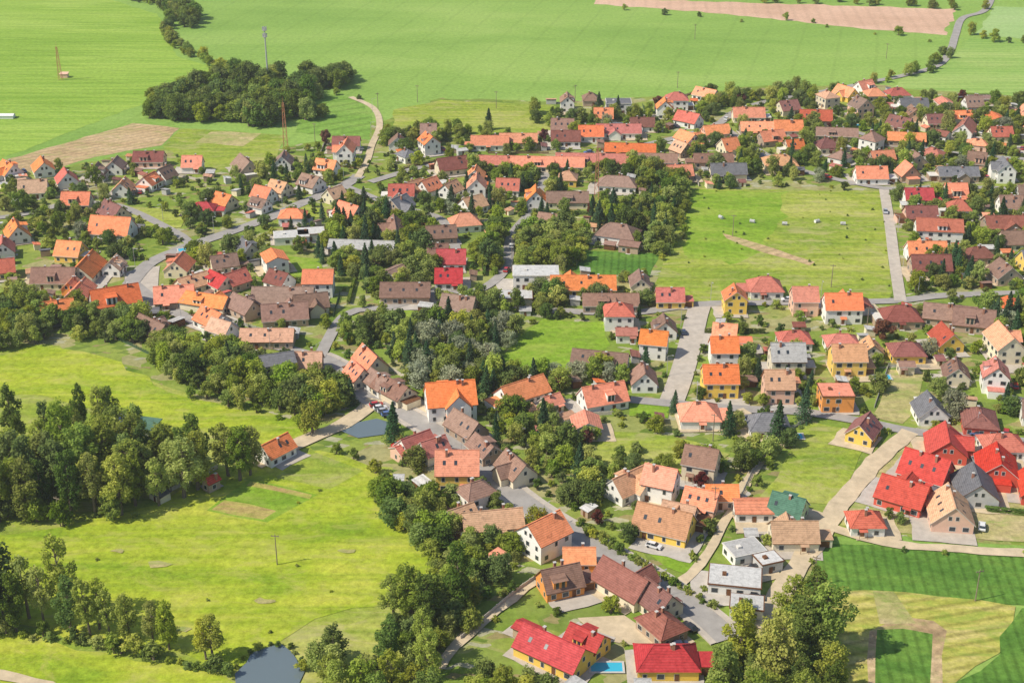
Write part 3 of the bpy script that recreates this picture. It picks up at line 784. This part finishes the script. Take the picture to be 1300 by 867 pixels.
T={'broad':[tree('broadleaf_tree',8.0,4.0,.10,16,2500,.53,LM[0],seed=1),tree('broadleaf_tree',7.2,3.7,.10,13,2100,.5,LM[1],seed=2),tree('broadleaf_tree',8.6,4.3,.10,18,2700,.56,LM[2],seed=3),tree('broadleaf_tree',8.2,3.5,.14,12,1800,.53,LM[0],seed=11),tree('broadleaf_tree',9,3.6,.14,14,2000,.52,LM[1],True,seed=21)],
'fruit':[tree('fruit_tree',4.5,2.3,.15,9,950,.42,LM[1],seed=4),tree('fruit_tree',5,2.6,.15,10,1050,.44,LM[0],seed=5),tree('fruit_tree',4.2,2.0,.15,8,850,.4,LM[2],seed=12)],
'bush':[tree('garden_bush',2.2,1.5,.0,7,500,.36,LM[0],seed=6),tree('garden_bush',1.8,1.4,.0,6,450,.34,LM[1],seed=7),tree('garden_bush',2.6,1.6,.0,8,520,.36,LM[2],seed=8)],
'tall':[tree('tall_poplar_tree',20,4.8,.14,28,4200,.55,LM[0],True,seed=9,lobe=.8),tree('tall_poplar_tree',21,4.2,.16,30,3900,.55,LM[2],True,seed=10,lobe=.8),tree('tall_poplar_tree',18,4.8,.16,25,3500,.52,LM[1],True,seed=13,lobe=.8),tree('tall_poplar_tree',19,4.0,.22,22,2700,.48,LM[1],True,seed=14,lobe=.76)],
'con':[tree('spruce_tree',11,2.6,0,0,2400,.42,LM[3],con=True,seed=15),tree('spruce_tree',9,2.2,0,0,2000,.4,LM[3],con=True,seed=16)],
'silver':[tree('willow_tree',9,4.6,.1,14,2600,.5,LM[4],seed=17,weep=.5)],'copper':[tree('copper_beech_tree',7,3,.15,9,1800,.45,LM[5],seed=18)]}
TN={'broad':'broadleaf_tree','fruit':'fruit_tree','bush':'garden_bush','tall':'tall_poplar_tree','con':'spruce_tree','silver':'willow_tree','copper':'copper_beech_tree'}
TX=[]
def plant(kind,x,y,s=1.0,idx=None):
    me=random.choice(T[kind]) if idx is None else T[kind][idx]
    o=bpy.data.objects.new(TN[kind],me); k=s*U(.72,1.2); o.location=(x,y,0); o.scale=(k*U(.85,1.15),k*U(.85,1.15),k*U(.82,1.18)); o.rotation_euler=(U(-.06,.06),U(-.06,.06),U(0,6.28)); link(o); TX.append((x,y))
def grove(pix,n,kinds,s=1.0,sep=3.0,hd=1.0,rd=1.5):
    P=[G(*q) for q in pix]; xs=[q[0] for q in P];ys=[q[1] for q in P]; k=0; loc=[]
    for _ in range(n*25):
        if k>=n: break
        x,y=U(min(xs),max(xs)),U(min(ys),max(ys))
        if not inpoly(x,y,P): continue
        if any((x-a)**2+(y-b)**2<sep*sep for a,b in loc): continue
        if roaddist(x,y)[0]<rd or hdist(x,y)<hd: continue
        plant(random.choice(kinds),x,y,s); loc.append((x,y)); k+=1
def row(pix,step,kinds,s=1.0,jt=1.5,idx=None):
    C=smooth([G(*p) for p in pix],step)
    for p in C: plant(random.choice(kinds),p.x+U(-jt,jt),p.y+U(-jt,jt),s,idx)
grove([(-120,605),(60,595),(110,580),(180,588),(258,602),(262,620),(180,655),(0,662),(-120,665)],60,['tall'],.92,4.4)
grove([(-120,655),(0,652),(180,652),(185,662),(0,672),(-120,672)],14,['bush','broad'],.9,3)
for u,v,s in [(105,548,.8),(130,550,.85),(143,545,.65),(290,604,.9),(305,610,.9),(318,603,.8),(60,562,.75),(20,567,.75),(255,604,.7)]:
    plant('tall',*G(u,v),s)
grove([(-100,780),(20,775),(140,795),(140,808),(0,806),(-100,800)],19,['tall'],.92,4.5)
for u,v,s in [(165,812,.85),(195,820,.8),(215,824,.7),(262,837,.85),(270,840,.6),(115,806,.85),(140,808,.8)]: plant('tall',*G(u,v),s,random.choice([0,2,3,3]))
row([(-60,800),(0,805),(90,815),(180,832),(290,856)],2.0,['bush','bush','fruit'],1.0,1.2)
row([(292,858),(312,838),(340,820),(370,824),(388,848)],2.2,['bush','bush','fruit'],.6,.8)
grove([(392,850),(430,835),(510,840),(560,860),(540,1000),(395,1000)],28,['tall','broad'],.8,4)
grove([(500,775),(560,760),(610,790),(575,835),(520,850),(490,820)],24,['broad','broad','tall'],.8,3.5)
grove([(600,872),(640,860),(680,880),(700,920),(600,920)],9,['broad','tall'],.75,4)
grove([(560,690),(600,700),(640,730),(620,760),(570,770),(545,740)],26,['broad','fruit'],.85,3)
grove([(478,628),(520,632),(560,660),(575,700),(550,712),(520,680),(485,650)],22,['broad'],.9,3.2)
grove([(575,640),(600,665),(660,690),(655,720),(600,705),(560,665)],14,['fruit','broad'],.8,3)
grove([(905,780),(960,790),(1010,800),(1045,830),(1060,867),(1045,960),(900,960),(930,830)],48,['broad','broad','tall'],.88,3.6,.5)
row([(735,668),(770,690),(820,720),(870,750),(905,772)],1.6,['bush'],.9,.5)
row([(745,678),(800,710),(860,745)],3,['bush','fruit'],.8,.5)
grove([(200,438),(300,448),(330,470),(430,490),(455,505),(420,530),(370,525),(290,505),(220,485),(190,465)],86,['broad','broad','broad','fruit'],.92,3.3,.5)
grove([(-60,378),(60,385),(190,415),(195,440),(70,432),(0,448),(-60,455)],80,['broad','broad','fruit'],.9,3.3,.5)
grove([(500,432),(560,415),(640,412),(655,430),(632,470),(700,485),(770,470),(790,490),(700,500),(600,505),(530,490),(500,465)],92,['broad','broad','broad','con','silver','fruit'],.9,3.3,.8)
grove([(400,330),(440,280),(500,275),(555,290),(540,330),(490,345),(500,350),(560,340),(545,372),(480,375),(430,350)],66,['broad','broad','con','broad'],.95,3.4,.8)
grove([(600,330),(620,300),(700,290),(745,300),(742,330),(715,345),(690,338),(640,350)],54,['broad'],.95,3.4,.8)
grove([(748,270),(770,262),(850,255),(862,270),(850,312),(830,322),(800,318),(745,300)],46,['broad','broad','con'],.95,3.4,.8)
grove([(800,215),(860,225),(870,240),(860,270),(820,262)],20,['broad'],.95,3.2,.8)
grove([(455,410),(520,405),(530,430),(470,445),(420,440),(400,425)],22,['broad','fruit'],.85,3)
grove([(700,375),(760,378),(790,395),(700,400),(600,400),(560,385)],26,['broad','fruit'],.85,3)
grove([(240,330),(330,315),(345,335),(270,350)],16,['broad','fruit'],.85,3)
grove([(290,215),(470,215),(470,290),(320,300)],46,['broad','fruit','fruit','con'],.85,3,1.0)
grove([(480,175),(520,165),(620,168),(640,180),(560,185),(500,200)],26,['broad','fruit'],.85,3)
grove([(480,225),(720,225),(720,285),(480,285)],60,['broad','fruit','fruit','con'],.85,3,1.0)
grove([(640,140),(720,145),(860,145),(860,160),(700,165)],24,['broad','fruit'],.85,3)
grove([(590,212),(660,217),(760,217),(850,212),(850,226),(600,230)],36,['broad','broad','fruit'],.85,3)
grove([(860,128),(960,118),(1010,112),(1100,125),(1100,135),(900,150)],34,['broad'],.85,3)
grove([(870,160),(1320,150),(1320,230),(870,228)],150,['broad','broad','con','fruit','fruit'],.85,3,1.0)
grove([(1100,130),(1300,135),(1310,170),(1100,160)],40,['broad','broad','fruit'],.85,3)
grove([(1150,245),(1320,245),(1320,372),(1160,372)],80,['broad','fruit','fruit','con'],.85,3,1.0)
grove([(0,230),(280,230),(300,300),(200,320),(0,330)],60,['broad','fruit','fruit','bush'],.85,3,1.0)
grove([(490,545),(530,590),(640,640),(700,690),(680,700),(600,640),(510,610),(505,575)],18,['fruit','broad','bush'],.8,3)
grove([(660,590),(740,580),(790,600),(760,650),(700,645)],28,['fruit','broad','bush'],.8,3)
grove([(600,520),(720,540),(760,560),(700,580),(640,560)],26,['fruit','broad'],.8,3)
grove([(900,470),(1040,480),(1030,520),(920,515)],18,['broad','fruit','con'],.8,3)
grove([(1255,390),(1320,390),(1320,470),(1255,465)],26,['con','broad'],.9,3)
grove([(940,575),(1000,560),(960,620),(935,640)],10,['fruit','broad'],.8,3)
grove([(770,600),(800,560),(830,570),(900,580),(935,600),(880,605)],14,['fruit','broad'],.8,3)
grove([(360,500),(440,510),(415,530),(370,528)],18,['broad'],1.05,3.5)
# the wood, hedgerows and road avenue among fields
P=[G(*q) for q in [(160,140),(215,122),(270,108),(300,102),(330,100),(375,108),(405,125),(412,150),(330,162),(230,155),(170,148)]]
xs=[q[0] for q in P];ys=[q[1] for q in P];k=0
while k<150:
    x,y=U(min(xs),max(xs)),U(min(ys),max(ys))
    if inpoly(x,y,P): plant('broad',x,y,1.2,random.choice([0,2,2,2,3])); k+=1
for m_ in range(14): 
    x,y=G(U(385,440),U(98,114)); plant('broad',x,y,1.3,2)
row([(120,-8),(165,0),(200,8),(222,18),(212,40),(225,62),(262,80),(310,97)],3.6,['broad','fruit','broad','fruit'],.9,2.8)
row([(212,12),(236,22),(240,34)],4,['broad'],1.1,4,2)
row([(1060,118),(1110,106),(1150,97),(1188,86),(1200,68)],7,['broad','fruit'],.8,4)
row([(800,14),(850,20),(940,26),(990,28),(1100,42),(1180,52)],16,['fruit','bush'],1.1,6)
row([(1230,45),(1260,52),(1310,56)],7,['broad','fruit'],.9,4)
row([(960,2),(1080,5),(1220,12),(1240,10)],10,['broad'],.8,6)
row([(690,405),(765,405)],6,['broad','fruit'],.8,2); row([(400,118),(430,121),(455,127)],8,['bush','fruit'],1,3)
row([(430,575),(470,600),(492,605)],5,['bush','fruit'],.9,2)
row([(1145,700),(1200,703),(1300,706)],14,['bush'],.8,1)
row([(398,547),(350,530),(250,505)],5,['bush','fruit','broad'],.9,2)
row([(862,245),(866,290),(840,330)],5,['broad','fruit'],.8,2)
for u,v in [(500,560),(498,548),(1020,535),(620,165),(735,605),(540,470),(820,470),(985,560),(290,470),(690,560)]: plant('con',*G(u,v),1.15)
plant('silver',*G(575,440),1.2);plant('copper',*G(890,620),1);plant('copper',*G(1120,430),1);plant('silver',*G(1040,230),.9);plant('copper',*G(570,500),1)
VP=[G(*p) for p in [(-80,285),(0,215),(200,195),(350,195),(470,175),(640,150),(860,135),(1000,115),(1330,130),(1340,690),(1040,680),(990,867),(600,900),(620,760),(560,660),(490,560),(430,500),(190,410),(-80,400)]]
xs=[q[0] for q in VP];ys=[q[1] for q in VP]; k=0
BL=[G(*p) for p in [(1070,668),(1160,560),(1320,560),(1320,700)]]
while k<1700:
    x,y=U(min(xs),max(xs)),U(min(ys),max(ys))
    if not inpoly(x,y,VP) or isopen(x,y): continue
    if inpoly(x,y,BL) and R()<.85: k+=.5; continue
    kd=random.choice(['bush','bush','bush','bush','fruit','fruit','fruit','broad']) if R()>.04 else random.choice(['con','con','copper','silver'])
    m_={'bush':.4,'fruit':1.0}.get(kd,2.0)
    if hdist(x,y)<m_ or roaddist(x,y)[0]<m_: continue
    plant(kd,x,y,.85 if kd!='broad' else .75); k+=1
for _ in range(80):
    P=random.choice([MEAD,MEAD,BIGM])
    x=U(min(q[0] for q in P),max(q[0] for q in P)); y=U(min(q[1] for q in P),max(q[1] for q in P))
    if inpoly(x,y,P): plant('bush',x,y,.4)
def hedge_mesh(L_):
    rs=np.random.RandomState(3); n=int(L_*90); P=rs.rand(n,3)*[L_,.9,1.5]+[0,-.45,.05]; side=rs.randint(0,3,n)
    P[side==0,2]=1.5+rs.rand((side==0).sum())*.15; P[side==1,1]=-.5; P[side==2,1]=.5
    N=rs.randn(n,3)*.4; N[side==0,2]+=1; N[side==1,1]-=1; N[side==2,1]+=1; N/=np.linalg.norm(N,axis=1)[:,None]
    A=np.cross(N,rs.randn(n,3));A/=np.linalg.norm(A,axis=1)[:,None];Bq=np.cross(N,A); s=.22
    V=np.stack([P-A*s,P-Bq*s,P+A*s,P+Bq*s],1).reshape(-1,3).tolist()
    return mesh('hedge',[tuple(v) for v in V],[(4*k,4*k+1,4*k+2,4*k+3) for k in range(n)],[LM[2]])
hm=hedge_mesh(10)
for p,q in hedgeseg:
    d=Vector((q[0]-p[0],q[1]-p[1])); o=bpy.data.objects.new('hedge',hm); o.location=(p[0],p[1],0); o.rotation_euler=(0,0,math.atan2(d.y,d.x)); o.scale=(d.length/10,1,1); link(o)
print('trees',len(TX))
# ---------------- cars
MTYRE=plain('tyre_rubber',(.02,.02,.02),.9)
def carmesh(col):
    mt,nt,b=newmat('car_paint'); b.inputs['Base Color'].default_value=(*col,1); b.inputs['Roughness'].default_value=.3; b.inputs['Coat Weight'].default_value=.6
    b1=B()
    prof=[(-2.1,.35),(-2.12,.75),(-1.95,.92),(1.0,.95),(1.95,.8),(2.1,.6),(2.1,.35)]
    w=.86
    for sg in (1,-1):
        P=[(x,sg*w,z) for x,z in prof]; b1.poly(P if sg<0 else P[::-1],0)
    for k in range(len(prof)):
        p,q=prof[k],prof[(k+1)%len(prof)]; b1.poly([(p[0],w,p[1]),(q[0],w,q[1]),(q[0],-w,q[1]),(p[0],-w,p[1])],0)
    lo=[(-1.9,.925),(1.05,.955)]; hi=[(-1.45,1.45),(.35,1.47)]; wl,wh=.8,.62
    a=[(lo[0][0],-wl,lo[0][1]),(lo[1][0],-wl,lo[1][1]),(lo[1][0],wl,lo[1][1]),(lo[0][0],wl,lo[0][1])]
    c=[(hi[0][0],-wh,hi[0][1]),(hi[1][0],-wh,hi[1][1]),(hi[1][0],wh,hi[1][1]),(hi[0][0],wh,hi[0][1])]
    for k in range(4): b1.poly([a[k],a[(k+1)%4],c[(k+1)%4],c[k]],1)
    b1.poly(c,0)
    for sg in (1,-1): 
        for x in (-1.3,1.3): b1.tube((x,sg*.62,.33),(x,sg*.9,.33),.33,.33,12,2)
        b1.box(-.62,-.5,min(sg*.72,sg*.8),max(sg*.72,sg*.8),.95,1.3,0)
    return mesh('parked_car',b1.v,b1.f,[mt,MGLASS,MTYRE],b1.m)
CM=[carmesh(c) for c in [(.7,.7,.7),(.4,.41,.43),(.04,.05,.09),(.45,.03,.03),(.03,.03,.035),(.10,.16,.35)]]
def car(x,y,a,z=.2):
    o=bpy.data.objects.new('parked_car',random.choice(CM)); o.location=(x,y,z); o.rotation_euler=(0,0,a); link(o)
for (C,N,w,kb) in ROADS:
    if w<4: continue
    i=8
    while i<len(C)-3:
        if R()<.3 and G(0,100)[1]>C[i].y:
            sg=random.choice([1,-1]); p=C[i]+N[i][1]*sg*(w/2-1.1); car(p.x,p.y,math.atan2(N[i][0].y,N[i][0].x)+(0 if sg<0 else math.pi),.42)
        i+=random.randint(5,16)
for (x,y,L_,W_,a,fl) in HN:
    if R()<.35:
        sg=random.choice([1,-1]); px,py=xf((U(-L_*.3,L_*.3),sg*(W_/2+2.8)),x,y,a)
        if hdist(px,py)>-1.5 and not isopen(px,py): car(px,py,a+U(-.2,.2),.31)
for k in range(4): car(*G(478+k*5,517+k*4),.3,.42)
# ---------------- pools
mp,nt,b=newmat('pool_water'); b.inputs['Base Color'].default_value=(.05,.42,.6,1); b.inputs['Roughness'].default_value=.08
def pool(u,v,l,w,a):
    x,y=G(u,v); e=bpy.data.objects.new('swimming_pool',None); link(e); e.location=(x,y,.30); e.rotation_euler=(0,0,a)
    b1=B(); b1.box(-l/2-.5,l/2+.5,-w/2-.5,-w/2,0,.12);b1.box(-l/2-.5,l/2+.5,w/2,w/2+.5,0,.12);b1.box(-l/2-.5,-l/2,-w/2+.001,w/2-.001,0,.12);b1.box(l/2,l/2+.5,-w/2+.001,w/2-.001,0,.12); b1.obj('coping',[MKERB],e)
    b2=B(); b2.poly([(-l/2,-w/2,.05),(l/2,-w/2,.05),(l/2,w/2,.05),(-l/2,w/2,.05)]); b2.obj('water',[mp],e)
pool(770,848,7,3.2,0);pool(958,535,5,3,.2);pool(1010,555,4,3,0);pool(1120,480,5,3,0);pool(235,318,5,3,.3);pool(1090,160,5,3,.3)
# ---------------- masts, poles, lamps
MSTEEL=plain('galvanised_steel',(.5,.5,.5),.5,.1,1,0,.3); MRUST=plain('painted_mast',(.5,.22,.12),.6,.2); MWOOD=plain('pole_wood',(.25,.2,.15),.9,.2)
def lattice(u,v,h,w0,w1,mat,nm='lattice_mast',arms=True):
    x,y=G(u,v); b1=B(); n=int(h/2.5)
    cs=[(-1,-1),(1,-1),(1,1),(-1,1)]
    for i in range(n):
        t0,t1=i/n,(i+1)/n; a0=w0+(w1-w0)*t0;a1=w0+(w1-w0)*t1
        for k in range(4):
            c,d=cs[k],cs[(k+1)%4]
            b1.tube((c[0]*a0,c[1]*a0,h*t0),(c[0]*a1,c[1]*a1,h*t1),.1,.1,4); b1.tube((c[0]*a0,c[1]*a0,h*t0),(d[0]*a1,d[1]*a1,h*t1),.05,.05,3); b1.tube((c[0]*a1,c[1]*a1,h*t1),(d[0]*a1,d[1]*a1,h*t1),.05,.05,3)
    b1.tube((0,0,h),(0,0,h+3),.08,.03,5)
    if arms:
        for z in (h*.8,h*.92): b1.box(-3.5,3.5,-.1,.1,z,z+.2)
    o=b1.obj(nm,[mat]); o.location=(x,y,0)
lattice(77,102,18,1.0,.3,MRUST,'lattice_mast',False); lattice(363,190,22,1.0,.35,MRUST,'lattice_mast',False); lattice(757,262,24,1.0,.35,MRUST,'lattice_mast',False)
x,y=G(341,112); b1=B(); b1.tube((0,0,0),(0,0,32),.5,.3,10); 
for z in (27,30.5):
    for k in range(6): a=k*1.047; b1.box(math.cos(a)*1.0-.2,math.cos(a)*1.0+.2,math.sin(a)*1.0-.15,math.sin(a)*1.0+.15,z,z+2)
    b1.tube((0,0,z),(0,0,z+.2),1.1,1.1,10)
o=b1.obj('mobile_phone_mast',[MSTEEL]); o.location=(x,y,0)
x,y=G(77,101); b1=B(); b1.box(-2,2,-1.5,1.5,0,2.2); b1.poly([(-2.3,-1.8,2.21),(2.3,-1.8,2.21),(2.3,1.8,2.7),(-2.3,1.8,2.7)]); o=b1.obj('transmitter_hut',[WALL['p']]); o.location=(x+1,y+4,0)
def pole(u,v,h=9):
    x,y=G(u,v); b1=B(); b1.tube((0,0,0),(0,0,h),.17,.11,6); b1.box(-1.0,1.0,-.07,.07,h-.7,h-.5)
    for k in (-.8,0,.8): b1.tube((k,0,h-.5),(k,0,h-.2),.05,.05,5)
    o=b1.obj('utility_pole',[MWOOD]); o.location=(x,y,0); o.rotation_euler=(0,0,U(-.5,.5))
for u,v in [(352,717),(1238,763),(1033,745),(77,668),(630,138),(730,130),(860,112),(882,50),(1125,75),(320,250),(650,330),(620,470),(905,560),(906,655),(1100,420),(930,300),(1055,365),(480,140),(530,130),(400,180)]: pole(u,v)
def lamp(x,y,a):
    b1=B(); b1.tube((0,0,0),(0,0,7),.09,.06,6); b1.tube((0,0,7),(1.4,0,7.3),.05,.04,5); b1.box(1.2,1.9,-.12,.12,7.22,7.36); o=b1.obj('street_lamp',[MSTEEL]); o.location=(x,y,.2); o.rotation_euler=(0,0,a)
for (C,N,w,kb) in ROADS[:9]:
    for i in range(4,len(C),9):
        p=C[i]+N[i][1]*(w/2+.6); lamp(p.x,p.y,math.atan2(-N[i][1].y,-N[i][1].x))
MWH=plain('white_film',(.75,.75,.73),.5,.05)
for u,v in [(915,278),(955,283),(996,286),(1037,283),(1070,286)]:
    x,y=G(u,v); b1=B(); b1.tube((-1.0,0,.7),(1.0,0,.7),.7,.7,14); b1.tube((1.0,0,.7),(-1.0,0,.7),.7,.7,14); o=b1.obj('wrapped_bale',[MWH]); o.location=(x,y,.06); o.rotation_euler=(0,0,U(0,3))
x,y=G(8,150); b1=B(); b1.box(-4,4,-2,2,0,1.6); b1.poly([(-4.3,-2.3,1.6),(4.3,-2.3,1.6),(4.3,0,2.3),(-4.3,0,2.3)]); b1.poly([(4.3,2.3,1.6),(-4.3,2.3,1.6),(-4.3,0,2.3),(4.3,0,2.3)]); o=b1.obj('polytunnel',[MWH]); o.location=(x,y,0)
# ---------------- summer haze: one thin homogeneous air layer over the whole land
m=bpy.data.materials.new('haze_air'); m.use_nodes=True; nt=m.node_tree; nt.nodes.clear()
out=nt.nodes.new('ShaderNodeOutputMaterial'); vs_=nt.nodes.new('ShaderNodeVolumeScatter'); vs_.inputs['Color'].default_value=(.97,.98,1,1); vs_.inputs['Density'].default_value=.0001; vs_.inputs['Anisotropy'].default_value=.2
nt.links.new(vs_.outputs[0],out.inputs['Volume'])
b1=B(); b1.box(-5900,5900,-1400,8900,-1,190,0); b1.obj('atmosphere_haze',[m])
# ---------------- light
S=Vector((-.86,-.30,.0)).normalized(); el=math.radians(48); S=Vector((S.x*math.cos(el),S.y*math.cos(el),math.sin(el)))
w=bpy.data.worlds.new('World'); sc.world=w; w.use_nodes=True; nt=w.node_tree; bg=nt.nodes['Background']
sk=nt.nodes.new('ShaderNodeTexSky'); sk.sky_type='NISHITA'; sk.sun_disc=False; sk.sun_elevation=el; sk.sun_rotation=math.atan2(S.x,S.y); nt.links.new(sk.outputs[0],bg.inputs[0]); bg.inputs[1].default_value=.13
ld=bpy.data.lights.new('sun','SUN'); ld.energy=5.0; ld.angle=math.radians(.6); ld.color=(1,.92,.78); lo=bpy.data.objects.new('sun',ld); lo.rotation_euler=S.to_track_quat('Z','Y').to_euler(); link(lo)
cd=bpy.data.cameras.new('camera'); cd.sensor_width=36; cd.lens=36*F/1300; cd.clip_end=20000; cd.clip_start=1; co=bpy.data.objects.new('camera',cd); co.location=(0,0,H); co.rotation_euler=(math.pi/2-TH,0,0); link(co); sc.camera=co
